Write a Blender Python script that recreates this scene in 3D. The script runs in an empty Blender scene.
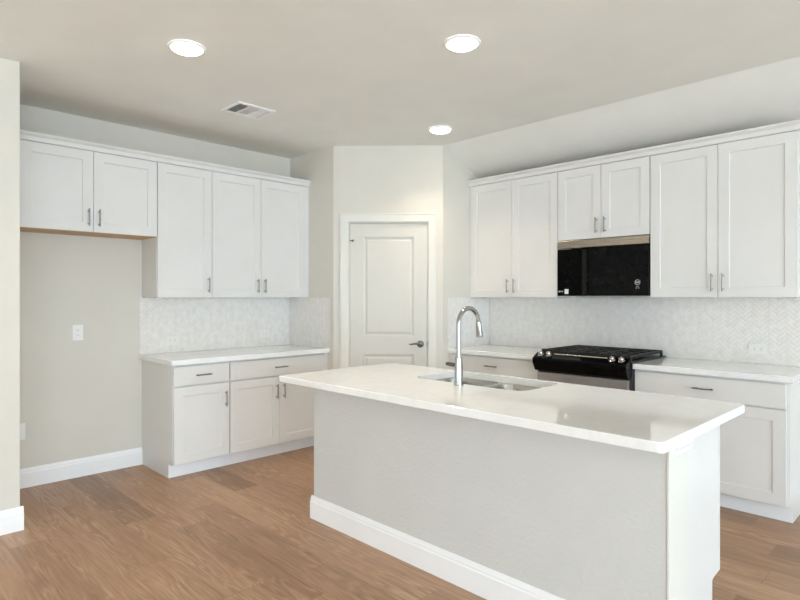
import bpy, bmesh, math, random
from mathutils import Vector, Matrix

random.seed(4)
scene = bpy.context.scene
C = scene.collection
PI = math.pi

# ---------------------------------------------------------------- camera
H = 1.39                                    # eye height; world x,y = 0 at the camera
cam_d = bpy.data.cameras.new('camera')
cam = bpy.data.objects.new('camera', cam_d)
C.objects.link(cam)
cam.location = (0, 0, H)
cam.rotation_euler = (math.radians(90), 0, math.radians(45.15))
cam_d.sensor_fit = 'HORIZONTAL'
cam_d.sensor_width = 36.0
cam_d.lens = 36.0 * 569.0 / 800.0
cam_d.shift_y = -2.5 / 800.0
cam_d.clip_start = 0.02
scene.camera = cam

# ---------------------------------------------------------------- world, daylight, exposure
world = bpy.data.worlds.new('sky')
scene.world = world
world.use_nodes = True
bg = world.node_tree.nodes['Background']
bg.inputs['Color'].default_value = (0.80, 0.90, 1.0, 1)
bg.inputs['Strength'].default_value = 1.6

DAY = (0.635, 0.83, 1.0)
def area(name, loc, rot, sx, sy, power, col):
    d = bpy.data.lights.new(name, 'AREA')
    d.shape = 'RECTANGLE'; d.size = sx; d.size_y = sy; d.energy = power; d.color = col
    o = bpy.data.objects.new(name, d); C.objects.link(o)
    o.location = loc; o.rotation_euler = rot
    return o
# daylight entering through the windows of the right-hand and rear walls
AIM = math.radians(77)
area('daylight_right', (5.5, 1.3, 1.15), (0, AIM, 0), 2.1, 3.0, 262, DAY)
area('daylight_right', (5.5, -2.5, 1.15), (0, AIM, 0), 2.1, 3.4, 225, DAY)
area('daylight_rear', (0.6, -5.4, 1.15), (AIM, 0, 0), 6.0, 2.1, 108, DAY)
# added unseen sun through the rear windows lands on the floor behind the camera and lights the ceiling from below
sd = bpy.data.lights.new('sun', 'SUN'); sd.energy = 58.0; sd.angle = math.radians(1.5); sd.color = (0.76, 0.93, 1.0)
sun = bpy.data.objects.new('sun', sd); C.objects.link(sun); sun.location = (2, -9, 9)
sun.rotation_euler = Vector((-0.22, 0.62, -0.75)).to_track_quat('-Z', 'Y').to_euler()
LAMP_POWER = 5.2
LAMP_COL = (1.0, 0.84, 0.64)

scene.view_settings.view_transform = 'Standard'
scene.view_settings.look = 'None'
scene.view_settings.gamma = 1.0
scene.view_settings.use_curve_mapping = False
scene.view_settings.exposure = -0.08
cy = scene.cycles
cy.use_denoising = True
cy.max_bounces = 10
cy.diffuse_bounces = 6
cy.glossy_bounces = 4
cy.sample_clamp_indirect = 6.0
cy.caustics_reflective = True
cy.blur_glossy = 1.0
cy.caustics_refractive = False

# ---------------------------------------------------------------- materials
def lin(c):
    return tuple(((v/255)/12.92 if v/255 <= 0.04045 else ((v/255+0.055)/1.055)**2.4) for v in c) + (1,)

class N:
    """small helper round a material's node tree"""
    def __init__(s, name):
        s.m = bpy.data.materials.new(name); s.m.use_nodes = True
        s.t = s.m.node_tree; s.b = s.t.nodes['Principled BSDF']
    def new(s, kind, **kw):
        n = s.t.nodes.new(kind)
        for k, v in kw.items(): setattr(n, k, v)
        return n
    def link(s, a, b): s.t.links.new(a, b)
    def math(s, op, a, b=None, c=None):
        n = s.new('ShaderNodeMath', operation=op)
        for i, v in enumerate((a, b, c)):
            if v is None: continue
            if isinstance(v, (int, float)): n.inputs[i].default_value = v
            else: s.link(v, n.inputs[i])
        return n.outputs[0]
    def pos(s):
        return s.new('ShaderNodeNewGeometry').outputs['Position']
    def noise(s, vec, scale, detail=3.0, rough=0.5, dist=0.0):
        n = s.new('ShaderNodeTexNoise')
        n.inputs['Scale'].default_value = scale; n.inputs['Detail'].default_value = detail
        n.inputs['Roughness'].default_value = rough; n.inputs['Distortion'].default_value = dist
        if vec is not None: s.link(vec, n.inputs['Vector'])
        return n.outputs['Fac']
    def ramp(s, fac, stops):
        r = s.new('ShaderNodeValToRGB'); e = r.color_ramp.elements
        while len(e) < len(stops): e.new(0.5)
        for el, (p, c) in zip(e, stops): el.position = p; el.color = c
        s.link(fac, r.inputs['Fac']); return r.outputs['Color']
    def mix(s, fac, a, b, blend='MIX'):
        n = s.new('ShaderNodeMix', data_type='RGBA', blend_type=blend)
        if isinstance(fac, (int, float)): n.inputs[0].default_value = fac
        else: s.link(fac, n.inputs[0])
        for sock, v in ((n.inputs[6], a), (n.inputs[7], b)):
            if isinstance(v, tuple): sock.default_value = v
            else: s.link(v, sock)
        return n.outputs[2]
    def bump(s, height, strength, dist=0.002):
        n = s.new('ShaderNodeBump'); n.inputs['Strength'].default_value = strength
        n.inputs['Distance'].default_value = dist
        s.link(height, n.inputs['Height']); s.link(n.outputs[0], s.b.inputs['Normal'])
    def set(s, **kw):
        names = {'color': 'Base Color', 'rough': 'Roughness', 'metal': 'Metallic', 'spec': 'Specular IOR Level',
                 'coat': 'Coat Weight', 'coat_rough': 'Coat Roughness', 'aniso': 'Anisotropic'}
        for k, v in kw.items():
            i = s.b.inputs[names[k]]
            if hasattr(v, 'links'): s.link(v, i)
            else: i.default_value = v
        return s

def paint(name, col, rough, tex=0.0, scale=140.0, var=0.015):
    n = N(name)
    f = n.noise(n.pos(), 3.0, 3.0)
    a = tuple(c*(1-var) for c in col[:3]) + (1,); b = tuple(min(1, c*(1+var)) for c in col[:3]) + (1,)
    n.set(color=n.ramp(f, [(0.35, a), (0.65, b)]), rough=rough)
    if tex: n.bump(n.noise(n.pos(), scale, 2.0), tex, 0.003)
    return n.m

M = {}
M['wall'] = paint('greige wall paint', lin((218, 213, 202)), 0.62, 0.12, 120)
M['ceiling'] = paint('ceiling paint', lin((242, 243, 238)), 0.8, 0.10, 120)
M['island'] = paint('island wall paint', lin((213, 213, 209)), 0.62, 0.9, 65)
M['cabinet'] = paint('white cabinet lacquer', lin((227, 225, 221)), 0.34, 0.0)
M['trim'] = paint('white trim enamel', lin((246, 246, 246)), 0.36, 0.0)
M['door'] = paint('white door enamel', lin((214, 211, 202)), 0.42, 0.0)
M['casing'] = paint('cream white casing enamel', lin((226, 224, 215)), 0.4, 0.0)
M['plastic'] = paint('white outlet plastic', lin((242, 241, 237)), 0.3, 0.0)
M['plastic_tile'] = paint('off-white outlet plastic', lin((232, 229, 223)), 0.3, 0.0)
M['slot'] = paint('dark outlet slots', lin((120, 116, 110)), 0.6, 0.0)
M['gap'] = paint('shadowed recess', lin((150, 145, 138)), 0.8, 0.0)

n = N('raw maple veneer'); p = n.new('ShaderNodeMapping'); p.inputs['Scale'].default_value = (30, 2, 30); n.link(n.pos(), p.inputs[0])
n.set(color=n.ramp(n.noise(p.outputs[0], 1.5, 4), [(0.3, lin((186, 146, 96))), (0.7, lin((208, 172, 122)))]), rough=0.5); M['maple'] = n.m

M['board'] = paint('raw brown board', lin((150, 116, 70)), 0.8, 0.0, 140.0, 0.06)

n = N('pale quartz')
f1 = n.noise(n.pos(), 9.0, 6.0, 0.6, 1.5); f2 = n.noise(n.pos(), 220.0, 2.0)
c = n.ramp(f1, [(0.35, lin((241, 241, 239))), (0.6, lin((246, 246, 244))), (0.75, lin((243, 243, 241)))])
c = n.mix(n.math('GREATER_THAN', f2, 0.68), c, lin((230, 229, 226)))
n.set(color=c, rough=0.04, spec=0.4, coat=0.45, coat_rough=0.012)
n.b.inputs['Coat IOR'].default_value = 1.45; M['quartz'] = n.m

n = N('pearl tile')
oi = n.new('ShaderNodeObjectInfo')
f = n.noise(n.pos(), 24.0, 2.0)
n.set(color=n.ramp(f, [(0.3, lin((230, 226, 220))), (0.7, lin((240, 236, 231)))]), rough=0.12, spec=0.6)
n.bump(n.noise(n.pos(), 60.0, 1.0), 0.15, 0.002); M['tile'] = n.m
M['grout'] = paint('pale grout', lin((224, 220, 213)), 0.85)

def metal(name, col, rough, brush=None):
    n = N(name); n.set(color=lin(col), metal=1.0, rough=rough)
    if brush:
        p = n.new('ShaderNodeMapping'); p.inputs['Scale'].default_value = brush; n.link(n.pos(), p.inputs[0])
        f = n.noise(p.outputs[0], 1.0, 3.0)
        n.set(rough=n.math('MULTIPLY_ADD', f, 0.22, rough-0.08)); n.bump(f, 0.06, 0.001)
    return n.m
M['nickel'] = metal('brushed nickel', (150, 147, 141), 0.34, (200, 200, 40))
M['steel'] = metal('brushed stainless steel', (186, 185, 187), 0.32, (6, 6, 400))
M['steel_dark'] = metal('brushed warm stainless', (176, 166, 154), 0.24, (6, 6, 400))
M['sink'] = metal('satin sink steel', (176, 174, 170), 0.18, (30, 30, 200))
M['chrome'] = metal('polished chrome', (176, 177, 178), 0.15)
M['knob'] = metal('satin control knob metal', (214, 208, 198), 0.25)
M['lever'] = metal('dark satin nickel', (112, 108, 104), 0.3)

def black(name, col, rough, spec=0.5, tex=0):
    n = N(name); n.set(color=n.ramp(n.noise(n.pos(), 30.0, 2.0), [(0.3, lin(col)), (0.7, lin(tuple(v+3 for v in col)))]), rough=rough, spec=spec)
    if tex: n.bump(n.noise(n.pos(), 300.0, 2.0), tex, 0.001)
    return n.m
M['blackglass'] = black('black appliance glass', (7, 7, 7), 0.05, 0.10)
M['blackenamel'] = black('black enamel', (12, 12, 12), 0.22)
M['iron'] = black('cast iron', (24, 22, 20), 0.55, 0.4, 0.3)
M['dark'] = black('dark appliance side', (48, 46, 48), 0.45)
M['ink'] = paint('pale printed marks', lin((205, 205, 203)), 0.5)
M['sticker'] = paint('pale sticker', lin((226, 226, 222)), 0.5)

def emit(name, col, s):
    n = N(name); n.set(color=(0.9, 0.9, 0.88, 1))
    n.b.inputs['Emission Color'].default_value = col; n.b.inputs['Emission Strength'].default_value = s
    return n.m
M['lens'] = emit('lit lamp lens', (1.0, 0.93, 0.82, 1), 14.0)

# window glass: mostly clear with a mirror-like sheen
n = N('window glass'); out = n.t.nodes['Material Output']
tr = n.new('ShaderNodeBsdfTransparent'); gl = n.new('ShaderNodeBsdfGlossy'); gl.inputs['Roughness'].default_value = 0.02
mx = n.new('ShaderNodeMixShader'); mx.inputs[0].default_value = 0.07
n.link(tr.outputs[0], mx.inputs[1]); n.link(gl.outputs[0], mx.inputs[2]); n.link(mx.outputs[0], out.inputs[0]); M['glass'] = n.m

# plank floor: boards run along x
FL = ((124, 93, 68), (168, 132, 103), (149, 115, 87), (178, 143, 113), (157, 122, 93), (188, 154, 124))
PW, PL = 0.193, 1.22
n = N('oak vinyl plank floor')
sep = n.new('ShaderNodeSeparateXYZ'); n.link(n.pos(), sep.inputs[0])
X, Y = sep.outputs[0], sep.outputs[1]
ry = n.math('DIVIDE', n.math('SUBTRACT', Y, 0.682), PW)
row = n.math('FLOOR', ry)
wn = n.new('ShaderNodeTexWhiteNoise', noise_dimensions='1D'); n.link(row, wn.inputs['W'])
phase = n.math('MULTIPLY', wn.outputs['Value'], 7.0)
for r_, x_ in ((2, -3.021), (3, -3.657), (4, -3.365), (5, -2.385), (15, -0.772)):      # board ends as laid
    is_ = n.math('COMPARE', row, float(r_), 0.1)
    phase = n.math('ADD', n.math('MULTIPLY', phase, n.math('SUBTRACT', 1.0, is_)), n.math('MULTIPLY', is_, 20.0 - x_/PL))
rx = n.math('ADD', n.math('DIVIDE', X, PL), phase)
colm = n.math('FLOOR', rx)
cv = n.new('ShaderNodeCombineXYZ'); n.link(row, cv.inputs[0]); n.link(colm, cv.inputs[1])
wn2 = n.new('ShaderNodeTexWhiteNoise', noise_dimensions='2D'); n.link(cv.outputs[0], wn2.inputs['Vector'])
rnd = wn2.outputs['Value']
gv = n.new('ShaderNodeCombineXYZ')
n.link(n.math('ADD', n.math('MULTIPLY', X, 1.0), n.math('MULTIPLY', rnd, 31.0)), gv.inputs[0])
n.link(n.math('ADD', n.math('MULTIPLY', Y, 9.0), n.math('MULTIPLY', rnd, 57.0)), gv.inputs[1])
n.link(n.math('MULTIPLY', rnd, 13.0), gv.inputs[2])
base = n.noise(gv.outputs[0], 1.25, 2.5, 0.45, 0.3)
rings = n.math('FRACT', n.math('MULTIPLY', base, 12.0))
tri = n.math('ABSOLUTE', n.math('SUBTRACT', n.math('MULTIPLY', rings, 2.0), 1.0))
ringd = n.math('POWER', tri, 3.0)
ringw = n.math('POWER', n.math('SUBTRACT', 1.0, tri), 3.0)
fv = n.new('ShaderNodeCombineXYZ')
n.link(n.math('MULTIPLY', X, 3.0), fv.inputs[0]); n.link(n.math('MULTIPLY', Y, 70.0), fv.inputs[1]); n.link(n.math('MULTIPLY', rnd, 40.0), fv.inputs[2])
fine = n.noise(fv.outputs[0], 1.0, 5.0, 0.65)
mv = n.new('ShaderNodeCombineXYZ')
n.link(n.math('MULTIPLY', X, 1.6), mv.inputs[0]); n.link(n.math('MULTIPLY', Y, 7.0), mv.inputs[1]); n.link(n.math('MULTIPLY', rnd, 23.0), mv.inputs[2])
broad = n.noise(mv.outputs[0], 1.0, 3.0, 0.55)
mask = n.ramp(broad, [(0.40, (0, 0, 0, 1)), (0.62, (1, 1, 1, 1))])
tone = n.ramp(rnd, [(0.0, lin(FL[0])), (0.3, lin(FL[1])), (0.6, lin(FL[2])), (0.8, lin(FL[3])), (1.0, lin(FL[4]))])
tone = n.mix(n.math('MULTIPLY', broad, 0.30), tone, lin(FL[5]))
tone = n.mix(0.55, tone, n.ramp(fine, [(0.28, lin((92, 74, 60))), (0.5, lin((188, 188, 188))), (0.74, lin((238, 226, 214)))]), 'SOFT_LIGHT')
tone = n.mix(n.math('MULTIPLY', n.math('MULTIPLY', ringd, mask), 0.42), tone, lin((124, 90, 64)))
tone = n.mix(n.math('MULTIPLY', n.math('MULTIPLY', ringw, mask), 0.40), tone, lin((212, 180, 150)))
fy = n.math('FRACT', ry); fx = n.math('FRACT', rx)
ey = n.math('MINIMUM', fy, n.math('SUBTRACT', 1.0, fy)); ex = n.math('MINIMUM', fx, n.math('SUBTRACT', 1.0, fx))
seam = n.math('MAXIMUM', n.math('LESS_THAN', ey, 0.008), n.math('LESS_THAN', ex, 0.0013))
tone = n.mix(n.math('MULTIPLY', seam, 0.45), tone, lin((112, 84, 64)))
n.set(color=tone, rough=n.math('MULTIPLY_ADD', fine, 0.08, 0.34), spec=0.5)
n.bump(n.math('SUBTRACT', n.math('MULTIPLY', fine, 0.2), seam), 0.08, 0.002)
M['floor'] = n.m

# ---------------------------------------------------------------- geometry helpers
class Frame:
    """u runs left to right along a wall, v out of it into the room, z up"""
    def __init__(s, o, u, v): s.o = Vector(o); s.u = Vector(u).normalized(); s.v = Vector(v).normalized()
    def __call__(s, u, v, z): return s.o + s.u*u + s.v*v + Vector((0, 0, z))
W = Frame((0, 0, 0), (1, 0, 0), (0, 1, 0))

XA, YB, ZC = -4.89, 4.72, 2.80
STL, STLX = 3.29, -4.183            # left pantry return wall: its y, and the x of its outer corner
STRX, STRY = -3.46, 4.004           # right pantry return wall
FA = Frame((XA, 0, 0), (0, 1, 0), (1, 0, 0))         # left wall: u = y
FB = Frame((0, YB, 0), (1, 0, 0), (0, -1, 0))        # right wall: u = x
DL = Vector((STLX, STL, 0)); DR = Vector((STRX, STRY, 0))
du = (DR-DL).normalized()
FD = Frame(DL, du, (du.y, -du.x, 0))                 # pantry door wall
DW = (DR-DL).length

def bm_new(): return bmesh.new()
def box(bm, F, u0, u1, v0, v1, z0, z1, bev=0.0, seg=1):
    vs = [bm.verts.new(F(u, v, z)) for z in (z0, z1) for v in (v0, v1) for u in (u0, u1)]
    fs = [bm.faces.new([vs[i] for i in q]) for q in ((0,1,3,2),(4,6,7,5),(0,4,5,1),(2,3,7,6),(0,2,6,4),(1,5,7,3))]
    bmesh.ops.recalc_face_normals(bm, faces=fs)
    if bev:
        es = list({e for f in fs for e in f.edges})
        bmesh.ops.bevel(bm, geom=es, offset=bev, segments=seg, profile=0.5, affect='EDGES')
def prism(bm, F, prof, u0, u1, axis='u'):
    """extrude a (v,z) profile along u"""
    a = [bm.verts.new(F(u0, v, z)) for v, z in prof]; b = [bm.verts.new(F(u1, v, z)) for v, z in prof]
    k = len(prof)
    fs = [bm.faces.new(a), bm.faces.new(b[::-1])]
    for i in range(k): fs.append(bm.faces.new((a[i], a[(i+1) % k], b[(i+1) % k], b[i])))
    bmesh.ops.recalc_face_normals(bm, faces=fs)
def loft(bm, rings, cap0=True, cap1=True):
    rs = [[bm.verts.new(p) for p in r] for r in rings]
    fs = []; k = len(rs[0])
    for a, b in zip(rs, rs[1:]):
        for i in range(k): fs.append(bm.faces.new((a[i], a[(i+1) % k], b[(i+1) % k], b[i])))
    if cap0: fs.append(bm.faces.new(rs[0][::-1]))
    if cap1: fs.append(bm.faces.new(rs[-1]))
    for f in fs: f.smooth = True
    bmesh.ops.recalc_face_normals(bm, faces=fs)
def ring(c, ax, r, seg=20, ref=None):
    ax = Vector(ax).normalized()
    ref = Vector(ref) if ref else (Vector((0, 0, 1)) if abs(ax.z) < 0.9 else Vector((1, 0, 0)))
    a = ax.cross(ref).normalized(); b = ax.cross(a)
    return [Vector(c) + (a*math.cos(t) + b*math.sin(t))*r for t in (2*PI*i/seg for i in range(seg))]
def lathe(bm, c, ax, prof, seg=24):
    """prof: list of (distance along axis, radius)"""
    ax = Vector(ax).normalized()
    loft(bm, [ring(Vector(c)+ax*d, ax, max(r, 1e-4), seg) for d, r in prof])
def tube(bm, pts, radii, seg=16):
    pts = [Vector(p) for p in pts]
    if isinstance(radii, (int, float)): radii = [radii]*len(pts)
    d0 = (pts[1]-pts[0]).normalized()
    ref = Vector((0, 0, 1)) if abs(d0.z) < 0.9 else Vector((1, 0, 0))
    a = d0.cross(ref).normalized(); rings = []
    for i, p in enumerate(pts):
        t = (pts[min(i+1, len(pts)-1)] - pts[max(i-1, 0)]).normalized()
        a = (a - t*a.dot(t)).normalized(); b = t.cross(a)
        rings.append([p + (a*math.cos(q) + b*math.sin(q))*radii[i] for q in (2*PI*k/seg for k in range(seg))])
    loft(bm, rings)

def origin_of(o):
    v = Vector((0, 0, 0))
    while o is not None: v += o.location; o = o.parent
    return v
def obj(name, bm, mat, parent=None, smooth=False, label=None):
    """links the bmesh (written in world coordinates) as ONE object, its origin at the base centre or at its parent's"""
    me = bpy.data.meshes.new(name)
    if smooth:
        for f in bm.faces: f.smooth = True
    xs = [v.co for v in bm.verts]
    o = bpy.data.objects.new(name, me)
    if parent is None:
        org = Vector(((min(c.x for c in xs)+max(c.x for c in xs))/2, (min(c.y for c in xs)+max(c.y for c in xs))/2, min(c.z for c in xs)))
        o.location = org
    else:
        org = origin_of(parent); o.parent = parent
    bmesh.ops.translate(bm, verts=bm.verts, vec=-org)
    bm.to_mesh(me); bm.free()
    for m in (mat if isinstance(mat, (list, tuple)) else [mat]): me.materials.append(m)
    if smooth:
        try: me.set_sharp_from_angle(angle=math.radians(35))
        except Exception: pass
    C.objects.link(o)
    if label: o['label'] = label
    return o
def tag(o, label, cat, group=None, kind=None):
    o['label'] = label; o['category'] = cat
    if group: o['group'] = group
    if kind: o['kind'] = kind
    return o
def thing(name, label, cat, loc, group=None, kind=None):
    o = bpy.data.objects.new(name, None); C.objects.link(o)
    o.empty_display_size = 0.1; o.location = loc
    return tag(o, label, cat, group, kind)
def struct(name, bm, mat, parent=None, smooth=False):
    o = obj(name, bm, mat, parent, smooth)
    if parent is None: o['kind'] = 'structure'
    return o

# ---------------------------------------------------------------- room shell
bm = bm_new(); box(bm, W, -5.2, 5.8, -5.7, 5.0, -0.1, 0.0); struct('floor', bm, M['floor'])
RX, RY, NX, NY = 5.6, -5.5, -4.015, 0.79          # right wall x, rear wall y, near-left wall x and its end y
bm = bm_new()
prism(bm, Frame((0, 0, 0), (1, 0, 0), (0, 1, 0)),
      [(RY-0.2, ZC), (STRY, ZC), (YB+0.1, ZC-(YB+0.1-STRY)*0.417), (YB+0.1, ZC+0.3), (RY-0.2, ZC+0.3)], -5.2, RX+0.2)
struct('ceiling', bm, M['ceiling'])
bm = bm_new(); box(bm, W, XA-0.15, XA, NY-0.2, STL+0.1, 0, ZC); struct('wall_left', bm, M['wall'])
bm = bm_new(); box(bm, W, NX-0.9, NX, RY-0.1, NY, 0, ZC, 0.006, 2); struct('wall_near', bm, M['wall'])
bm = bm_new()
prism(bm, Frame((0, 0, 0), (1, 0, 0), (0, 1, 0)), [(YB, 0), (YB+0.15, 0), (YB+0.15, ZC-0.2), (YB, ZC-(YB-STRY)*0.417)], STRX-0.1, RX+0.2)
struct('wall_right', bm, M['wall'])

# pantry: two return walls and the diagonal wall with the door opening
S0, S1, DH = 0.1345, 0.886, 2.098                  # door opening along the diagonal wall
bm = bm_new(); box(bm, W, XA+0.0005, STLX-0.0, STL, STL+0.1, 0, ZC); struct('wall_pantry_left', bm, M['wall'])
bm = bm_new()
prism(bm, Frame((0, 0, 0), (-1, 0, 0), (0, 1, 0)), [(STRY, 0), (YB-0.0005, 0), (YB-0.0005, ZC-(YB-STRY)*0.417), (STRY, ZC)], -STRX, -STRX+0.1)
struct('wall_pantry_right', bm, M['wall'])
bm = bm_new()
box(bm, FD, 0, S0, -0.11, 0, 0, ZC); box(bm, FD, S1, DW, -0.11, 0, 0, ZC); box(bm, FD, S0, S1, -0.11, 0, DH, ZC)
struct('wall_pantry', bm, M['wall'])

# far walls of the room, behind the camera, with the windows that light it
def wall_with_windows(name, F, u0, u1, wins, z0, z1, first):
    bm = bm_new(); cur = u0
    for a, b in wins:
        box(bm, F, cur, a, -0.15, 0, 0, ZC)
        box(bm, F, a, b, -0.15, 0, 0, z0); box(bm, F, a, b, -0.15, 0, z1, ZC)
        cur = b
    box(bm, F, cur, u1, -0.15, 0, 0, ZC)
    struct(name, bm, M['wall'])
    for k, (a, b) in enumerate(wins):
        bm = bm_new(); w = 0.06
        box(bm, F, a, a+w, -0.12, -0.04, z0, z1); box(bm, F, b-w, b, -0.12, -0.04, z0, z1)
        box(bm, F, a+w, b-w, -0.12, -0.04, z0, z0+w); box(bm, F, a+w, b-w, -0.12, -0.04, z1-w, z1)
        box(bm, F, (a+b)/2-0.03, (a+b)/2+0.03, -0.12, -0.04, z0+w, z1-w)
        wf = struct('window_%d' % (first+k), bm, M['trim'])
        bm = bm_new(); box(bm, F, a+w, b-w, -0.085, -0.079, z0+w, z1-w); obj('pane', bm, M['glass'], wf)
FR = Frame((RX, 0, 0), (0, -1, 0), (-1, 0, 0))
FK = Frame((0, RY, 0), (-1, 0, 0), (0, 1, 0))
wall_with_windows('wall_far_right', FR, -YB-0.1, -RY+0.1, [(-2.9, 0.3), (0.8, 4.2)], 0.06, 2.3, 1)
wall_with_windows('wall_rear', FK, -RX-0.1, 4.1, [(-3.7, -0.8), (-0.4, 2.5)], 0.06, 2.3, 3)

# baseboards: a flat board with a stepped top
BB = [(0, 0), (0.016, 0), (0.016, 0.105), (0.012, 0.112), (0.012, 0.120), (0.006, 0.134), (0.004, 0.140), (0, 0.140)]
bm = bm_new(); prism(bm, FA, BB, NY+0.001, 1.822); struct('baseboard_alcove', bm, M['trim'])
FN = Frame((NX, 0, 0), (0, 1, 0), (1, 0, 0)); FN2 = Frame((0, NY, 0), (1, 0, 0), (0, 1, 0))
bm = bm_new(); prism(bm, FN, BB, RY, NY+0.016); prism(bm, FN2, BB, XA+0.02, NX+0.0); struct('baseboard_near', bm, M['trim'])
bm = bm_new(); prism(bm, FD, BB, 0.0, 0.061); prism(bm, FD, BB, 0.9605, DW); struct('baseboard_pantry', bm, M['trim'])
bm = bm_new(); prism(bm, FB, BB, -0.77, RX); struct('baseboard_right', bm, M['trim'])

# pantry door, its casing and jamb
bm = bm_new()
cw = 0.078
for a, b, z0, z1 in ((S0-cw+0.006, S0+0.006, 0, DH+cw-0.006), (S1-0.006, S1+cw-0.006, 0, DH+cw-0.006)):
    box(bm, FD, a, b, 0.0005, 0.016, z0, z1, 0.003)
box(bm, FD, S0-cw+0.006, S1+cw-0.006, 0.0005, 0.0165, DH-0.006, DH+cw-0.006, 0.003)
for a, b in ((S0-cw+0.006, S0-cw+0.022), (S1+cw-0.022, S1+cw-0.006)):
    box(bm, FD, a, b, 0.012, 0.021, 0, DH+cw-0.006, 0.003)
box(bm, FD, S0-cw+0.006, S1+cw-0.006, 0.012, 0.0215, DH+cw-0.022, DH+cw-0.006, 0.003)
# jamb and stop inside the opening
box(bm, FD, S0, S0+0.014, -0.11, 0.0, 0, DH); box(bm, FD, S1-0.014, S1, -0.11, 0.0, 0, DH); box(bm, FD, S0+0.014, S1-0.014, -0.11, 0.0, DH-0.014, DH)
struct('trim_1', bm, M['casing'])

def panel_door(F, u0, u1, z0, z1, vf, th, panels, step, depth):
    """slab with recessed moulded panels; panels = list of (a0,a1,b0,b1)"""
    bm = bm_new()
    us = sorted({u0, u1} | {p[0] for p in panels} | {p[1] for p in panels})
    zs = sorted({z0, z1} | {p[2] for p in panels} | {p[3] for p in panels})
    def isp(a, b, c, d): return any(p[0] <= a+1e-6 and b <= p[1]+1e-6 and p[2] <= c+1e-6 and d <= p[3]+1e-6 for p in panels)
    grid = {(i, j): bm.verts.new(F(u, vf, z)) for i, u in enumerate(us) for j, z in enumerate(zs)}
    for i in range(len(us)-1):
        for j in range(len(zs)-1):
            if isp(us[i], us[i+1], zs[j], zs[j+1]): continue
            bm.faces.new((grid[i, j], grid[i+1, j], grid[i+1, j+1], grid[i, j+1]))
    for p in panels:
        i0, i1, j0, j1 = us.index(p[0]), us.index(p[1]), zs.index(p[2]), zs.index(p[3])
        prev = [grid[i0, j0], grid[i1, j0], grid[i1, j1], grid[i0, j1]]
        for ins, dep in step:
            cur = [bm.verts.new(F(u, vf-dep*depth, z)) for u, z in
                   ((p[0]+ins, p[2]+ins), (p[1]-ins, p[2]+ins), (p[1]-ins, p[3]-ins), (p[0]+ins, p[3]-ins))]
            for k in range(4): bm.faces.new((prev[k], prev[(k+1) % 4], cur[(k+1) % 4], cur[k]))
            prev = cur
        bm.faces.new(prev)
    nb = {}
    rim = [(i, 0) for i in range(len(us))] + [(len(us)-1, j) for j in range(1, len(zs))] + \
          [(i, len(zs)-1) for i in range(len(us)-2, -1, -1)] + [(0, j) for j in range(len(zs)-2, 0, -1)]
    back = [bm.verts.new(F(us[i], vf-th, zs[j])) for i, j in rim]
    for k in range(len(rim)):
        q = (k+1) % len(rim)
        bm.faces.new((grid[rim[k]], back[k], back[q], grid[rim[q]]))
    bm.faces.new(back)
    bmesh.ops.recalc_face_normals(bm, faces=bm.faces)
    return bm
d0, d1 = S0+0.0165, S1-0.0165
st = 0.122
bm = panel_door(FD, d0, d1, 0.012, DH-0.017, -0.018, 0.035,
                [(d0+st, d1-st, 0.27, 0.862), (d0+st, d1-st, 1.028, DH-0.143)],
                [(0.006, 0.35), (0.020, 1.0), (0.026, 1.0), (0.040, 0.35)], 0.011)
door = struct('door_1', bm, M['door'])
# lever handle: rose and a curved lever pointing to the hinge side
hu, hz = d1-0.062, 0.957
bm = bm_new()
lathe(bm, FD(hu, -0.018, hz), FD.v, [(0, 0.033), (0.006, 0.033), (0.011, 0.028), (0.013, 0.013), (0.045, 0.011)], 28)
tube(bm, [FD(hu+0.012, 0.03, hz), FD(hu, 0.033, hz+0.002), FD(hu-0.03, 0.034, hz+0.007), FD(hu-0.06, 0.033, hz+0.006), FD(hu-0.085, 0.032, hz+0.001), FD(hu-0.105, 0.030, hz+0.003)],
     [0.009, 0.011, 0.010, 0.0085, 0.007, 0.005], 12)
obj('door_handle', bm, M['lever'], door, True)
bm = bm_new(); box(bm, FD, d1-0.003, d1+0.0025, -0.019, -0.0165, hz-0.028, hz+0.028); obj('latch_plate', bm, M['lever'], door)
for z in (0.25, 1.12, 1.868):
    bm = bm_new()
    lathe(bm, FD(d0-0.003, -0.012, z-0.045), (0, 0, 1), [(-0.004, 0.002), (0, 0.0065), (0.09, 0.0065), (0.094, 0.002)], 12)
    hg = obj('hinge', bm, M['door'], door, True)
    if z > 1.5:                                     # hinge-pin door stop
        bm = bm_new()
        tube(bm, [FD(d0-0.003, -0.008, z+0.05), FD(d0+0.02, 0.006, z+0.05), FD(d0+0.035, 0.006, z+0.05)], [0.004, 0.004, 0.004], 10)
        lathe(bm, FD(d0+0.022, 0.004, z+0.05), FD.u, [(0, 0.009), (0.016, 0.009)], 12)
        obj('door_stop', bm, M['lever'], hg, True)

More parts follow.
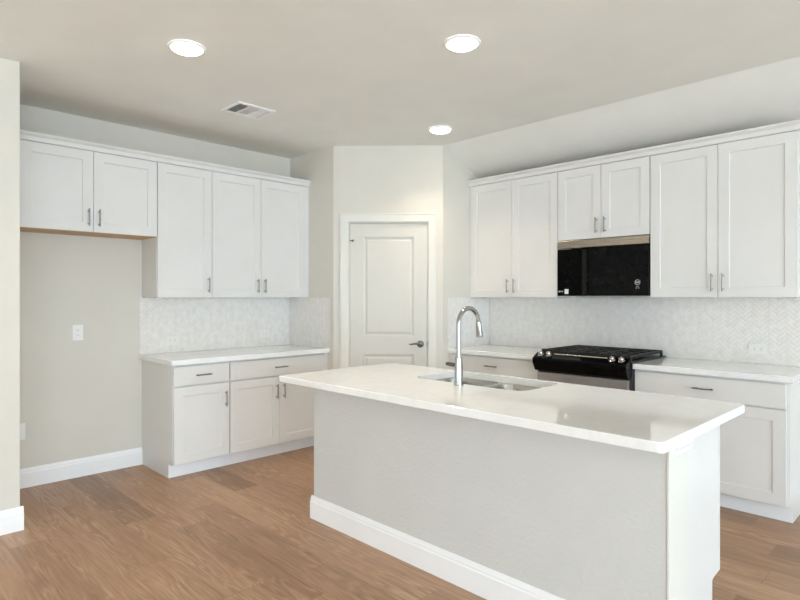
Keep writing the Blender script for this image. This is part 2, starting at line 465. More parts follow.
# ---------------------------------------------------------------- cabinets
def shaker(F, u0, u1, z0, z1, vf, th=0.02, fr=0.068):
    return panel_door(F, u0, u1, z0, z1, vf, th, [(u0+fr, u1-fr, z0+fr, z1-fr)], [(0.0015, 0.1), (0.004, 1.0)], 0.008)
def pull(F, u, z, vf, vertical, parent, ln=0.128):
    bm = bm_new(); r = 0.0055; so = 0.030
    def P(a, v): return F(u, v, z+a) if vertical else F(u+a, v, z)
    tube(bm, [P(-ln/2, vf+so), P(-ln/2+0.001, vf+so), P(ln/2-0.001, vf+so), P(ln/2, vf+so)], [r*0.7, r, r, r*0.7], 12)
    for a in (-ln/2+0.018, ln/2-0.018):
        tube(bm, [P(a, vf), P(a, vf+so*0.5), P(a, vf+so)], [0.005, 0.0042, 0.0042], 10)
    obj('handle', bm, M['nickel'], parent, True)
def add_door(t, F, u0, u1, z0, z1, vf, hand, hpos, fr=0.068):
    """hand: 'l' or 'r' = the side the pull sits on; hpos = z of its middle"""
    d = obj('door', shaker(F, u0, u1, z0, z1, vf, fr=fr), M['cabinet'], t)
    if hand: pull(F, u0+0.034 if hand == 'l' else u1-0.034, hpos, vf, True, d)
    return d
def add_drawer(t, F, u0, u1, z0, z1, vf):
    bm = bm_new(); box(bm, F, u0, u1, vf-0.02, vf, z0, z1, 0.003, 2)
    d = obj('drawer', bm, M['cabinet'], t)
    pull(F, (u0+u1)/2, (z0+z1)/2, vf, False, d)
UB, UT = 1.390, 2.465                              # uppers: bottom and top of the doors
def upper(F, label, u0, u1, zb, doors, group, filler=None, maple=False):
    c = F((u0+u1)/2, 0.16, zb)
    t = thing('wall_cabinet', label, 'cabinet', c, group)
    bm = bm_new(); box(bm, F, u0, u1, 0.001, 0.305, zb+0.003, UT+0.012)
    obj('body', bm, M['cabinet'], t)
    bm = bm_new(); box(bm, F, u0, u1, 0.001, 0.305, UT+0.0125, UT+0.018); obj('top_panel', bm, M['board'], t)
    if maple:
        bm = bm_new(); box(bm, F, u0, u1, 0.002, 0.303, zb-0.002, zb+0.003); obj('underside', bm, M['maple'], t, label='bare wood underside')
    if filler:
        bm = bm_new(); box(bm, F, filler[0], filler[1], 0.285, 0.318, zb, UT+0.012); obj('filler', bm, M['cabinet'], t)
    for a, b, hand in doors:
        add_door(t, F, a, b, zb+0.001, UT, 0.325, hand, zb+0.105)
    return t
g = 0.0018
GA, GB = 'wall cabinets on the left wall', 'wall cabinets on the right wall'
upper(FA, 'short white two-door wall cabinet hanging over the empty fridge alcove', 0.84, 1.8215, 1.872,
      [(0.895, 1.356-g, 'r'), (1.356+g, 1.818, 'l')], GA, (0.795, 0.8935), True)
upper(FA, 'tall narrow single-door white wall cabinet between the fridge alcove cabinet and the double one', 1.8225, 2.2835, UB,
      [(1.826, 2.283-g, 'r')], GA)
upper(FA, 'tall white double-door wall cabinet above the left counter beside the pantry corner', 2.2845, 3.236, UB,
      [(2.283+g*1.5, 2.757-g, 'r'), (2.757+g, 3.233, 'l')], GA, (3.2345, 3.2885))
upper(FB, 'tall white double-door wall cabinet between the pantry and the microwave', -3.436, -2.5035, UB,
      [(-3.436, -2.971-g, 'r'), (-2.971+g, -2.506, 'l')], GB, (-3.4585, -3.4375))
upper(FB, 'short white double-door wall cabinet directly above the microwave', -2.5025, -1.7265, 1.872,
      [(-2.4995, -2.115-g, 'r'), (-2.115+g, -1.7295, 'l')], GB)
upper(FB, 'tall white double-door wall cabinet to the right of the microwave', -1.7255, -0.785, UB,
      [(-1.7215, -1.257-g, 'r'), (-1.257+g, -0.792, 'l')], GB)
def crown(F, u0, u1, label, ret=False):
    P = [(0.306, UT+0.003), (0.333, UT+0.003), (0.336, UT+0.012), (0.336, UT+0.034), (0.346, UT+0.040), (0.357, UT+0.050), (0.357, UT+0.060), (0.306, UT+0.060)]
    bm = bm_new(); prism(bm, F, P, u0, u1)
    if ret:                                        # return along the exposed cabinet end
        F2 = Frame(F(u1-0.336, 0, 0), F.v, F.u); prism(bm, F2, P, 0.002, 0.357)
    tag(obj('cabinet_top_molding', bm, M['cabinet']), label, 'molding', None, 'thing')
crown(FA, 0.795, 3.2885, 'white molding strip along the tops of the left-hand wall cabinets')
crown(FB, -3.4585, -0.7655, 'white molding strip along the tops of the right-hand wall cabinets')

CT, CB = 0.914, 0.876                               # worktop top and underside
def base_cab(F, label, u0, u1, drawers, doors, group, filler=None):
    t = thing('base_cabinet', label, 'cabinet', F((u0+u1)/2, 0.3, 0), group)
    bm = bm_new(); prism(bm, F, [(0.001, 0.0), (0.530, 0.0), (0.530, 0.108), (0.610, 0.108), (0.610, CB-0.001), (0.001, CB-0.001)], u0, u1)
    obj('body', bm, M['cabinet'], t)
    bm = bm_new(); box(bm, F, u0, u1 if filler is None else max(u1, filler[1]), 0.5305, 0.5365, 0.0005, 0.107); obj('toe_kick', bm, M['trim'], t)
    if filler:
        bm = bm_new(); box(bm, F, filler[0], filler[1], 0.55, 0.623, 0.108, CB-0.001); obj('filler', bm, M['cabinet'], t)
    for a, b in drawers: add_drawer(t, F, a, b, 0.712, 0.862, 0.631)
    for a, b, hand in doors: add_door(t, F, a, b, 0.120, 0.702, 0.631, hand, 0.702-0.125)
    return t
GC = 'base cabinets with pulls'
base_cab(FA, 'narrow white base cabinet with one drawer over one door, next to the fridge alcove', 1.8225, 2.2835, [(1.826, 2.279)], [(1.826, 2.279, 'r')], GC)
base_cab(FA, 'wide white base cabinet with one long drawer over two doors beside the pantry corner', 2.2845, 3.236, [(2.289, 3.233)],
         [(2.289, 2.757-g, 'r'), (2.757+g, 3.233, 'l')], GC, (3.237, 3.2885))
base_cab(FB, 'white base cabinet between the pantry corner and the range', -3.436, -2.4945, [(-3.436, -2.499)],
         [(-3.436, -2.968-g, 'r'), (-2.968+g, -2.499, 'l')], GC, (-3.4585, -3.437))
base_cab(FB, 'white base cabinet to the right of the range, with its end panel in the open', -1.7185, -0.778, [(-1.714, -0.795)],
         [(-1.714, -1.2545-g, 'r'), (-1.2545+g, -0.795, 'l')], GC)

def slab(bm, F, u0, u1, v0, v1): box(bm, F, u0, u1, v0, v1, CB, CT, 0.003, 2)
bm = bm_new(); slab(bm, FA, 1.797, 3.2888, 0.001, 0.655)
tag(obj('countertop', bm, M['quartz']), 'pale quartz countertop on the left base cabinets', 'countertop')
bm = bm_new(); slab(bm, FB, -3.4588, -2.4935, 0.001, 0.655)
tag(obj('countertop', bm, M['quartz']), 'short pale quartz countertop between the pantry corner and the range', 'countertop')
bm = bm_new(); slab(bm, FB, -1.7195, -0.752, 0.001, 0.655)
tag(obj('countertop', bm, M['quartz']), 'pale quartz countertop to the right of the range', 'countertop')

# ---------------------------------------------------------------- herringbone backsplashes
def herringbone(F, u0, u1, z0, z1, label, w=0.0245, L=3, seed=0):
    rng = random.Random(seed)
    bm = bm_new()
    gq = bm_new()
    box(gq, F, u0, u1, 0.0008, 0.0055, z0, z1)
    c45 = math.sqrt(0.5); gp = 0.0011
    uc, zc = (u0+u1)/2, (z0+z1)/2
    R = math.hypot(u1-u0, z1-z0)/w
    fs = []
    rng_n = int(R)+6
    for s_ in range(-rng_n, rng_n):
        for t_ in range(-rng_n, rng_n):
            for kind in (0, 1):
                if kind == 0: x, y, dx, dy = t_+s_*L, t_-s_*L, L, 1
                else: x, y, dx, dy = t_+L+s_*L, t_+1-L-s_*L, 1, L
                cx, cyy = (x+dx/2)*w, (y+dy/2)*w
                pu, pz = uc+(cx-cyy)*c45, zc+(cx+cyy)*c45
                if not (u0-0.04 < pu < u1+0.04 and z0-0.04 < pz < z1+0.04): continue
                tu, tz = rng.uniform(-1, 1)*0.004, rng.uniform(-1, 1)*0.004
                def P(a, b, v): 
                    q, r = a*w, b*w
                    uu, zz = uc+(q-r)*c45, zc+(q+r)*c45
                    return F(uu, v + ((uu-pu)*tu+(zz-pz)*tz if v > 0.0066 else 0), zz)
                e = gp/w; e2 = (gp+0.0012)/w
                lo = [bm.verts.new(P(a, b, 0.0056)) for a, b in ((x+e, y+e), (x+dx-e, y+e), (x+dx-e, y+dy-e), (x+e, y+dy-e))]
                hi = [bm.verts.new(P(a, b, 0.0085)) for a, b in ((x+e2, y+e2), (x+dx-e2, y+e2), (x+dx-e2, y+dy-e2), (x+e2, y+dy-e2))]
                bm.faces.new(hi)
                for k in range(4): bm.faces.new((lo[k], lo[(k+1) % 4], hi[(k+1) % 4], hi[k]))
    for co, no in ((F(u0, 0, 0), -F.u), (F(u1, 0, 0), F.u), (F(0, 0, z0), Vector((0, 0, -1))), (F(0, 0, z1), Vector((0, 0, 1)))):
        bmesh.ops.bisect_plane(bm, geom=bm.verts[:]+bm.edges[:]+bm.faces[:], plane_co=co, plane_no=no, clear_outer=True)
    bmesh.ops.recalc_face_normals(bm, faces=bm.faces)
    for f in bm.faces:
        if f.normal.dot(F.v) < 0: f.normal_flip()
    me = bpy.data.meshes.new('g'); gq.to_mesh(me); gq.free()
    n0 = len(bm.faces); bm.from_mesh(me); bpy.data.meshes.remove(me)
    bm.faces.ensure_lookup_table()
    for f in bm.faces[n0:]: f.material_index = 1
    tag(obj('backsplash', bm, [M['tile'], M['grout']]), label, 'backsplash', None, 'thing')
SZ0, SZ1 = CT+0.0005, UB-0.001
FSL = Frame((0, STL, 0), (1, 0, 0), (0, -1, 0))
FSR = Frame((STRX, 0, 0), (0, 1, 0), (1, 0, 0))
herringbone(FA, 1.80, 3.279, SZ0, SZ1, 'pearly herringbone tile backsplash above the left counter', seed=1)
herringbone(FSL, XA+0.002, XA+0.655, SZ0, SZ1, 'narrow herringbone backsplash end on the return wall left of the pantry door', seed=2)
herringbone(FB, STRX+0.011, -0.752, SZ0, SZ1, 'long herringbone tile backsplash running behind the range', seed=3)
herringbone(FSR, YB-0.655, YB-0.002, SZ0, SZ1, 'narrow herringbone backsplash end right of the pantry door behind the faucet', seed=4)

# ---------------------------------------------------------------- outlets and plates
def outlet(F, u, z, v, label, horizontal=False, blank=False, group=None):
    mp = M['plastic_tile'] if horizontal else M['plastic']
    t = thing('outlet', label, 'outlet', F(u, v, z), group)
    a, b = (0.060, 0.038) if horizontal else (0.038, 0.060)
    bm = bm_new(); box(bm, F, u-a, u+a, v, v+0.006, z-b, z+b, 0.002, 2); obj('cover_plate', bm, mp, t)
    if blank: return
    for s in (-1, 1):
        cu, cz = (u+s*0.02, z) if horizontal else (u, z+s*0.02)
        bm = bm_new(); r = 0.0155
        box(bm, F, cu-r, cu+r, v+0.005, v+0.0075, cz-r*0.9, cz+r*0.9, 0.001)
        so = obj('socket', bm, mp, t)
        bm = bm_new()
        for q in (-0.006, 0.006):
            if horizontal: box(bm, F, cu-0.004, cu+0.004, v+0.0074, v+0.0079, cz+q-0.0013, cz+q+0.0013)
            else: box(bm, F, cu+q-0.0013, cu+q+0.0013, v+0.0074, v+0.0079, cz-0.004, cz+0.004)
        obj('slots', bm, M['slot'], so)
GO = 'power outlets'
outlet(FA, 1.339, 1.118, 0.0005, 'white upright outlet plate in the middle of the fridge alcove wall', group=GO)
outlet(FA, 0.955, 0.412, 0.0005, 'white low plate in the fridge alcove partly hidden by the near wall corner', blank=True, group=GO)
outlet(FA, 2.075, 1.020, 0.009, 'white sideways outlet at the alcove end of the left backsplash', True, group=GO)
outlet(FA, 2.985, 1.035, 0.009, 'white sideways outlet at the pantry end of the left backsplash', True, group=GO)
outlet(FB, -2.905, 1.018, 0.009, 'white sideways outlet on the backsplash left of the range', True, group=GO)
outlet(FB, -1.085, 1.020, 0.009, 'white sideways outlet on the backsplash right of the range', True, group=GO)

# ---------------------------------------------------------------- island
IX0, IX1, IY0 = -2.93, -0.782, 2.145
KW = 0.185                                            # knee wall thickness
isl = thing('kitchen_island', 'kitchen island with a plain greige front, white base trim and white end panel', 'kitchen island', ((IX0+IX1)/2, 2.49, 0))
bm = bm_new(); box(bm, W, IX0, IX1, IY0, IY0+KW, 0, CB-0.001, 0.006, 2); obj('knee_wall', bm, M['island'], isl)
FIF = Frame((0, IY0, 0), (1, 0, 0), (0, -1, 0)); FIL = Frame((IX0, 0, 0), (0, 1, 0), (-1, 0, 0)); FIR = Frame((IX1, 0, 0), (0, 1, 0), (1, 0, 0))
bm = bm_new(); prism(bm, FIF, BB, IX0-0.016, IX1+0.022); prism(bm, FIL, BB, IY0, IY0+KW)
obj('baseboard', bm, M['trim'], isl)
bm = bm_new(); box(bm, FIR, IY0-0.004, IY0+KW+0.001, 0.0005, 0.012, 0, CB-0.001, 0.003, 2)
obj('end_board', bm, M['casing'], isl)  # darker casing paint puts the board's shade into its colour
bm = bm_new()
prism(bm, FIR, [(0.0125, 0.806), (0.018, 0.806), (0.021, 0.812), (0.021, 0.823), (0.030, 0.840), (0.034, 0.875), (0.0125, 0.875)], IY0+0.028, IY0+KW+0.001)
obj('cap_molding', bm, M['trim'], isl)
PY1 = 2.832
bm = bm_new()
Fend = Frame((0, 0, 0), (1, 0, 0), (0, 1, 0))
prof = [(IY0+KW+0.001, 0), (PY1-0.095, 0), (PY1-0.095, 0.145), (PY1-0.085, 0.152), (PY1, 0.160), (PY1, CB-0.001), (IY0+KW+0.001, CB-0.001)]
prism(bm, Fend, prof, -0.823, -0.805); obj('end_panel', bm, M['cabinet'], isl)
bm = bm_new(); prism(bm, Fend, [(PY1-0.014, 0.162), (PY1+0.006, 0.162), (PY1+0.006, CB-0.001), (PY1-0.014, CB-0.001)], -0.8265, -0.803); obj('end_stile', bm, M['cabinet'], isl)
bm = bm_new()
F3 = Frame((IX0+0.02, 0, 0), (1, 0, 0), (0, 1, 0))
# cabinet box open at the sink, so that the bowls hang free inside it
for a, b in ((-2.91, -2.47), (-1.50, -0.8235)):
    prism(bm, W, [(IY0+KW+0.001, 0.0), (PY1-0.10, 0.0), (PY1-0.10, 0.15), (PY1-0.001, 0.15), (PY1-0.001, CB-0.001), (IY0+KW+0.001, CB-0.001)], a, b)
prism(bm, W, [(IY0+KW+0.001, 0.0), (PY1-0.10, 0.0), (PY1-0.10, 0.15), (PY1-0.001, 0.15), (PY1-0.001, 0.45), (IY0+KW+0.001, 0.45)], -2.47, -1.50)
box(bm, W, -2.47, -1.50, PY1-0.02, PY1-0.001, 0.45, 0.66)
obj('cabinet_box', bm, M['cabinet'], isl)
bm = bm_new(); box(bm, W, IX0+0.03, -0.80, PY1-0.0945, PY1-0.083, 0.0005, 0.05, 0.003, 2); obj('toe_kick', bm, M['trim'], isl)
bm = bm_new(); box(bm, W, -0.8045, -0.792, IY0+KW+0.002, PY1-0.06, 0.0005, 0.052, 0.005, 2); obj('shoe_molding', bm, M['trim'], isl)

# island worktop with the sink cut-out
def rrect(x0, x1, y0, y1, r, k=8):
    pts = []
    for cx, cyy, a0 in ((x1-r, y1-r, 0), (x0+r, y1-r, 90), (x0+r, y0+r, 180), (x1-r, y0+r, 270)):
        for i in range(k+1):
            a = math.radians(a0+90*i/k); pts.append((cx+r*math.cos(a), cyy+r*math.sin(a)))
    return pts
SX0, SX1, SY0, SY1, SR = -2.365, -1.60, 2.458, 2.862, 0.075
def plate_with_holes(bm, outer, holes, z):
    es = []
    loops = []
    for lp in [outer]+holes:
        vs = [bm.verts.new((x, y, z)) for x, y in lp]; loops.append(vs)
        es += [bm.edges.new((vs[i], vs[(i+1) % len(vs)])) for i in range(len(vs))]
    r = bmesh.ops.triangle_fill(bm, use_beauty=True, edges=es)
    return loops
bm = bm_new()
o3 = rrect(-2.988, -0.712, 1.922, 2.892, 0.022, 6); o2 = rrect(-2.985, -0.715, 1.925, 2.889, 0.019, 6)
hole = rrect(SX0, SX1, SY0, SY1, SR)
top = plate_with_holes(bm, o2, [hole], CT); bot = plate_with_holes(bm, o2, [hole], CB)
m1 = [bm.verts.new((x, y, CT-0.003)) for x, y in o3]; m2 = [bm.verts.new((x, y, CB+0.003)) for x, y in o3]
for A, B in ((top[0], m1), (m1, m2), (m2, bot[0]), (top[1], bot[1])):
    for i in range(len(A)): bm.faces.new((A[i], A[(i+1) % len(A)], B[(i+1) % len(A)], B[i]))
bmesh.ops.recalc_face_normals(bm, faces=bm.faces)
tag(obj('countertop', bm, M['quartz']), 'large pale quartz countertop on the island, cut out around the sink', 'countertop')

# undermount double sink
sk = thing('sink', 'stainless steel undermount double sink set into the island countertop', 'sink', ((SX0+SX1)/2, (SY0+SY1)/2, 0.66))
bm = bm_new()
mid = -1.985
bowls = [(SX0-0.004, mid-0.014, SY0-0.004, SY1+0.004), (mid+0.014, SX1+0.004, SY0-0.004, SY1+0.004)]
outer = rrect(SX0-0.02, SX1+0.02, SY0-0.02, SY1+0.02, SR)
zr = CB-0.0012
loops = plate_with_holes(bm, outer, [rrect(*b, 0.07) for b in bowls], zr)
for b, lp in zip(bowls, loops[1:]):
    prev = lp
    for ins, z, r in ((0.002, zr-0.006, 0.069), (0.008, 0.73, 0.066), (0.014, 0.705, 0.062), (0.030, 0.690, 0.05), (0.06, 0.686, 0.04)):
        cur = [bm.verts.new((x, y, z)) for x, y in rrect(b[0]+ins, b[1]-ins, b[2]+ins, b[3]-ins, r)]
        for i in range(len(cur)): bm.faces.new((prev[i], prev[(i+1) % len(cur)], cur[(i+1) % len(cur)], cur[i]))
        prev = cur
    bm.faces.new(prev)
bmesh.ops.recalc_face_normals(bm, faces=bm.faces)
bn = obj('basin', bm, M['sink'], sk, True)
sm = bn.modifiers.new('sheet', 'SOLIDIFY'); sm.thickness = 0.0012; sm.offset = 1.0
for b in bowls:
    bm = bm_new()
    lathe(bm, ((b[0]+b[1])/2, (b[2]+b[3])/2, 0.6865), (0, 0, 1), [(0, 0.045), (0.002, 0.045), (0.0035, 0.041), (0.002, 0.03), (0.001, 0.012)], 28)
    obj('drain', bm, M['chrome'], sk, True)

# pull-down faucet
FX, FY = -1.966, 2.405
fa = thing('faucet', 'tall chrome pull-down faucet standing at the sink on the island', 'faucet', (FX, FY, CT))
bm = bm_new()
lathe(bm, (FX, FY, CT), (0, 0, 1), [(0.0003, 0.0265), (0.004, 0.0265), (0.006, 0.0248), (0.09, 0.0225), (0.15, 0.0195), (0.153, 0.0165)], 32)
obj('faucet_body', bm, M['chrome'], fa, True)
bm = bm_new()
rad = 0.088; zt = 1.243
pts = [(FX, FY, 1.066), (FX, FY, 1.12), (FX, FY, 1.18)]
ctr = (FX, FY+rad, zt)
for i in range(0, 23):
    a = math.radians(180-i*8.0)
    pts.append((FX, FY+rad+rad*math.cos(a), zt+rad*math.sin(a)))
last = pts[-1]
tube(bm, pts, 0.0128, 20); obj('spout_neck', bm, M['chrome'], fa, True)
bm = bm_new()
dd = (Vector(pts[-1])-Vector(pts[-2])).normalized()
lathe(bm, Vector(last)-dd*0.012, dd, [(0, 0.0125), (0.004, 0.0150), (0.02, 0.0158), (0.085, 0.0200), (0.094, 0.0195), (0.095, 0.015)], 24)
obj('spray_head', bm, M['chrome'], fa, True)
bm = bm_new()
tube(bm, [(FX-0.018, FY, 1.022), (FX-0.03, FY, 1.022), (FX-0.034, FY, 1.022)], [0.011, 0.011, 0.011], 16)
tube(bm, [(FX-0.034, FY, 1.022), (FX-0.040, FY, 1.022), (FX-0.083, FY, 1.024), (FX-0.088, FY, 1.024)], [0.009, 0.012, 0.0105, 0.007], 16)
obj('faucet_lever', bm, M['lever'], fa, True)

# ---------------------------------------------------------------- range
RX0, RX1 = -2.4905, -1.7225
rg = thing('range', 'slide-in gas range with black control panel and stainless oven door', 'stove', ((RX0+RX1)/2, YB-0.35, 0))
FBy = FB
bm = bm_new(); box(bm, FB, RX0, RX1, 0.03, 0.655, 0.03, 0.905); 
for a in (RX0+0.03, RX1-0.07):
    for v in (0.08, 0.56): box(bm, FB, a, a+0.04, v, v+0.04, 0.0, 0.03)
obj('body', bm, M['dark'], rg)
bm = bm_new(); box(bm, FB, RX0-0.002, RX1+0.002, 0.012, 0.665, 0.9152, 0.926, 0.003, 2); obj('cooktop', bm, M['blackenamel'], rg)
bm = bm_new()
prism(bm, FB, [(0.640, 0.822), (0.700, 0.806), (0.714, 0.812), (0.748, 0.872), (0.750, 0.900), (0.740, 0.914), (0.668, 0.951), (0.640, 0.951)], RX0+0.004, RX1-0.004)
obj('control_panel', bm, M['blackglass'], rg)
bm = bm_new(); box(bm, FB, RX0+0.012, RX1-0.012, 0.658, 0.69, 0.19, 0.792, 0.004, 2); 
od = obj('oven_door', bm, M['steel'], rg)
bm = bm_new(); box(bm, FB, RX0+0.10, RX1-0.10, 0.689, 0.692, 0.30, 0.62, 0.001); obj('oven_window', bm, M['blackglass'], od)
bm = bm_new()
tube(bm, [FB(RX0+0.05, 0.735, 0.69), FB(RX0+0.06, 0.735, 0.69), FB(RX1-0.06, 0.735, 0.69), FB(RX1-0.05, 0.735, 0.69)], [0.008, 0.012, 0.012, 0.008], 16)
for a in (RX0+0.09, RX1-0.09): tube(bm, [FB(a, 0.688, 0.69), FB(a, 0.71, 0.69), FB(a, 0.735, 0.69)], 0.008, 10)
obj('handle', bm, M['steel'], od, True)
bm = bm_new(); box(bm, FB, RX0+0.004, RX1-0.004, 0.658, 0.688, 0.04, 0.182, 0.004, 2); obj('drawer', bm, M['steel'], rg)
# knobs on the sloped panel, two on each side, with a slim bright bar between them
sl = (Vector(FB(0, 0.740, 0.914))-Vector(FB(0, 0.668, 0.951))).normalized()
nrm = Vector((0, -0.457, 0.889))
for a in (RX0+0.055, RX0+0.125, RX1-0.125, RX1-0.055):
    bm = bm_new()
    lathe(bm, FB(a, 0.703, 0.9325), nrm, [(0, 0.022), (0.004, 0.0235), (0.006, 0.019), (0.024, 0.0175), (0.028, 0.015), (0.028, 0.004)], 24)
    kn = obj('knob', bm, M['knob'], rg, True)
    bm = bm_new(); tube(bm, [FB(a, 0.703, 0.9325)+nrm*0.028-sl*0.014, FB(a, 0.703, 0.9325)+nrm*0.030, FB(a, 0.703, 0.9325)+nrm*0.028+sl*0.014], 0.003, 8)
    obj('grip', bm, M['knob'], kn, True)
bm = bm_new()
tube(bm, [FB(RX0+0.165, 0.690, 0.942), FB(RX0+0.175, 0.690, 0.943), FB(RX1-0.175, 0.690, 0.943), FB(RX1-0.165, 0.690, 0.942)], [0.003, 0.006, 0.006, 0.003], 10)
obj('trim_bar', bm, M['knob'], rg, True)
# burners and three continuous grates
for a, v, r in ((RX0+0.16, 0.50, 0.05), (RX0+0.16, 0.19, 0.04), ((RX0+RX1)/2, 0.345, 0.055), (RX1-0.16, 0.50, 0.045), (RX1-0.16, 0.19, 0.04)):
    bm = bm_new(); lathe(bm, FB(a, v, 0.926), (0, 0, 1), [(0, r), (0.008, r), (0.009, r*0.8), (0.017, r*0.8), (0.019, r*0.7)], 24); obj('burner', bm, M['iron'], rg, True)
w3 = (RX1-RX0-0.03)/3
for k in range(3):
    a0 = RX0+0.015+k*w3+0.002; a1 = a0+w3-0.004; v0, v1 = 0.035, 0.636; z0, z1 = 0.949, 0.970
    bm = bm_new(); b = 0.016
    box(bm, FB, a0, a1, v0, v0+b, z0, z1, 0.003); box(bm, FB, a0, a1, v1-b, v1, z0, z1, 0.003)
    box(bm, FB, a0, a0+b, v0+b, v1-b, z0, z1, 0.003); box(bm, FB, a1-b, a1, v0+b, v1-b, z0, z1, 0.003)
    for f in (0.2, 0.4, 0.6, 0.8):
        vv = v0+(v1-v0)*f; box(bm, FB, a0+b, a1-b, vv-0.006, vv+0.006, z0+0.003, z1, 0.002)
    am = (a0+a1)/2
    for f in (0.33, 0.67):
        am = a0+(a1-a0)*f; box(bm, FB, am-0.006, am+0.006, v0+b, v1-b, z0+0.004, z1-0.0005, 0.002)
    for u in (a0, a1-b):
        for v in (v0, v1-b): box(bm, FB, u, u+b, v, v+b, 0.926, z0)
    obj('grate', bm, M['iron'], rg)

# ---------------------------------------------------------------- microwave over the range
MX0, MX1, MZ0, MZ1, MV = -2.4985, -1.7305, 1.405, 1.868, 0.338
mw = thing('microwave', 'black glass over-the-range microwave with a stainless top strip', 'microwave', ((MX0+MX1)/2, YB-0.17, MZ0))
bm = bm_new(); box(bm, FB, MX0, MX1, 0.009, 0.305, MZ0, MZ1, 0.002); obj('body', bm, M['dark'], mw)
bm = bm_new(); box(bm, FB, MX0, MX1, 0.3055, MV+0.003, 1.803, MZ1-0.002, 0.003, 2); sp = obj('top_strip', bm, M['steel_dark'], mw, label='brushed stainless strip')
bm = bm_new(); box(bm, FB, MX0, MX1, 0.3055, MV, MZ0-0.002, 1.800, 0.003, 2); dr = obj('door', bm, M['blackglass'], mw)
bm = bm_new(); box(bm, FB, MX0+0.226, MX0+0.264, MV-0.0015, MV+0.0006, MZ0+0.006, 1.785); obj('reflection_band', bm, black('painted reflection band', (30, 31, 29), 0.2, 0.1), dr)  # grey band painted on the door glass as a reflection
def ringmark(bm, cu, cz, v, r, w, seg=24):
    a = [bm.verts.new(FB(cu+r*math.cos(2*PI*i/seg), v, cz+r*math.sin(2*PI*i/seg))) for i in range(seg)]
    b = [bm.verts.new(FB(cu+(r-w)*math.cos(2*PI*i/seg), v, cz+(r-w)*math.sin(2*PI*i/seg))) for i in range(seg)]
    for i in range(seg): bm.faces.new((a[i], a[(i+1) % seg], b[(i+1) % seg], b[i]))
v = MV+0.0006
bm = bm_new()
cu, cz = MX1-0.084, MZ0+0.102
ringmark(bm, cu, cz, v, 0.021, 0.003)
for s in (-1, 1): ringmark(bm, cu+s*0.008, cz, v, 0.0075, 0.0035, 12)
box(bm, FB, cu-0.010, cu+0.010, v-0.0003, v, cz-0.034, cz-0.031); box(bm, FB, cu-0.014, cu-0.004, v-0.0003, v, cz-0.046, cz-0.042); box(bm, FB, cu+0.004, cu+0.014, v-0.0003, v, cz-0.046, cz-0.042)
obj('badge', bm, M['ink'], dr, label='round white printed badge')
bm = bm_new()
for k, (a, b) in enumerate(((0.012, 0.024), (0.028, 0.036), (0.042, 0.048), (0.052, 0.056))):
    box(bm, FB, MX0+a, MX0+b, v-0.0003, v, MZ0+0.030+0.003*(k % 2), MZ0+0.042)
obj('printed_marks', bm, M['ink'], dr)
bm = bm_new(); box(bm, FB, MX0+0.068, MX0+0.104, v-0.0004, v+0.0002, MZ0+0.015, MZ0+0.056, 0.004*0, 1); obj('sticker', bm, M['sticker'], dr, label='small pale square sticker')

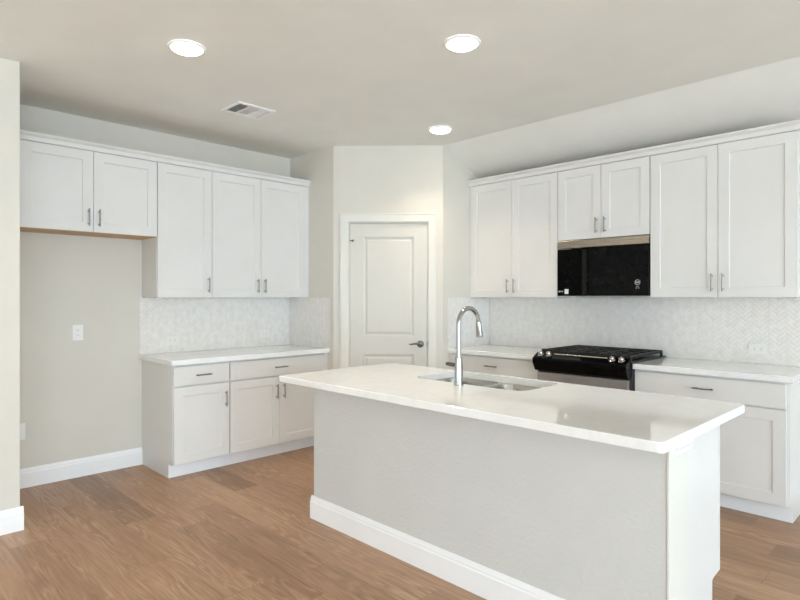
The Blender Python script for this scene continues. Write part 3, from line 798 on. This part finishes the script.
# ---------------------------------------------------------------- ceiling lights and register
def recessed(x, y, label):
    t = thing('recessed_light', label, 'ceiling light', (x, y, ZC-0.012), 'recessed ceiling lights')
    bm = bm_new()
    prof = [(0.0005, 0.100), (0.004, 0.100), (0.010, 0.094), (0.011, 0.086), (0.006, 0.084)]
    loft(bm, [ring((x, y, ZC-d), (0, 0, 1), r, 40) for d, r in prof], cap0=False, cap1=False)
    obj('trim_ring', bm, M['trim'], t, True)
    bm = bm_new(); lathe(bm, (x, y, ZC-0.0005), (0, 0, -1), [(0.004, 0.0825), (0.014, 0.082), (0.018, 0.076), (0.020, 0.05)], 36); obj('lens', bm, M['lens'], t, True)
    d = bpy.data.lights.new('lamp', 'AREA'); d.shape = 'DISK'; d.size = 0.15; d.energy = LAMP_POWER; d.spread = math.radians(110); d.color = LAMP_COL
    o = bpy.data.objects.new('lamp', d); C.objects.link(o); o.parent = t; o.location = (0, 0, -0.013)
recessed(-3.12, 1.41, 'lit recessed ceiling light nearest the fridge alcove')
recessed(-1.99, 2.465, 'lit recessed ceiling light over the island sink')
recessed(-3.14, 3.60, 'lit recessed ceiling light in front of the pantry door')

vt = thing('ceiling_vent', 'white ceiling air vent in front of the left wall cabinets', 'vent', (-3.84, 2.21, ZC-0.01))
VX0, VX1, VY0, VY1 = -3.975, -3.705, 2.055, 2.365
bm = bm_new(); fw = 0.028
for a, b, c_, d_ in ((VX0, VX1, VY0, VY0+fw), (VX0, VX1, VY1-fw, VY1), (VX0, VX0+fw, VY0+fw, VY1-fw), (VX1-fw, VX1, VY0+fw, VY1-fw)):
    box(bm, W, a, b, c_, d_, ZC-0.011, ZC-0.0005, 0.003)
L3 = (VY1-VY0-2*fw)/3
for k in (1, 2): box(bm, W, VX0+fw, VX1-fw, VY0+fw+k*L3-0.004, VY0+fw+k*L3+0.004, ZC-0.010, ZC-0.0005)
obj('frame', bm, M['trim'], vt)
bm = bm_new(); box(bm, W, VX0+fw, VX1-fw, VY0+fw, VY1-fw, ZC-0.0015, ZC-0.0008); obj('backing', bm, black('duct interior', (84, 84, 78), 0.8), vt)
for k in range(3):
    ang = (30, 9, -40)[k]
    nsl = 6
    for i in range(nsl):
        yc = VY0+fw+k*L3+0.008+(L3-0.016)*(i+0.5)/nsl
        bm = bm_new(); hw = 0.0052
        ca, sa = math.cos(math.radians(ang)), math.sin(math.radians(ang))
        prism(bm, W, [(yc-hw*ca+0.0004*sa, ZC-0.0065-hw*sa-0.0004*ca), (yc+hw*ca+0.0004*sa, ZC-0.0065+hw*sa-0.0004*ca),
                      (yc+hw*ca-0.0004*sa, ZC-0.0065+hw*sa+0.0004*ca), (yc-hw*ca-0.0004*sa, ZC-0.0065-hw*sa+0.0004*ca)], VX0+fw, VX1-fw)
        obj('slat', bm, M['trim'], vt)
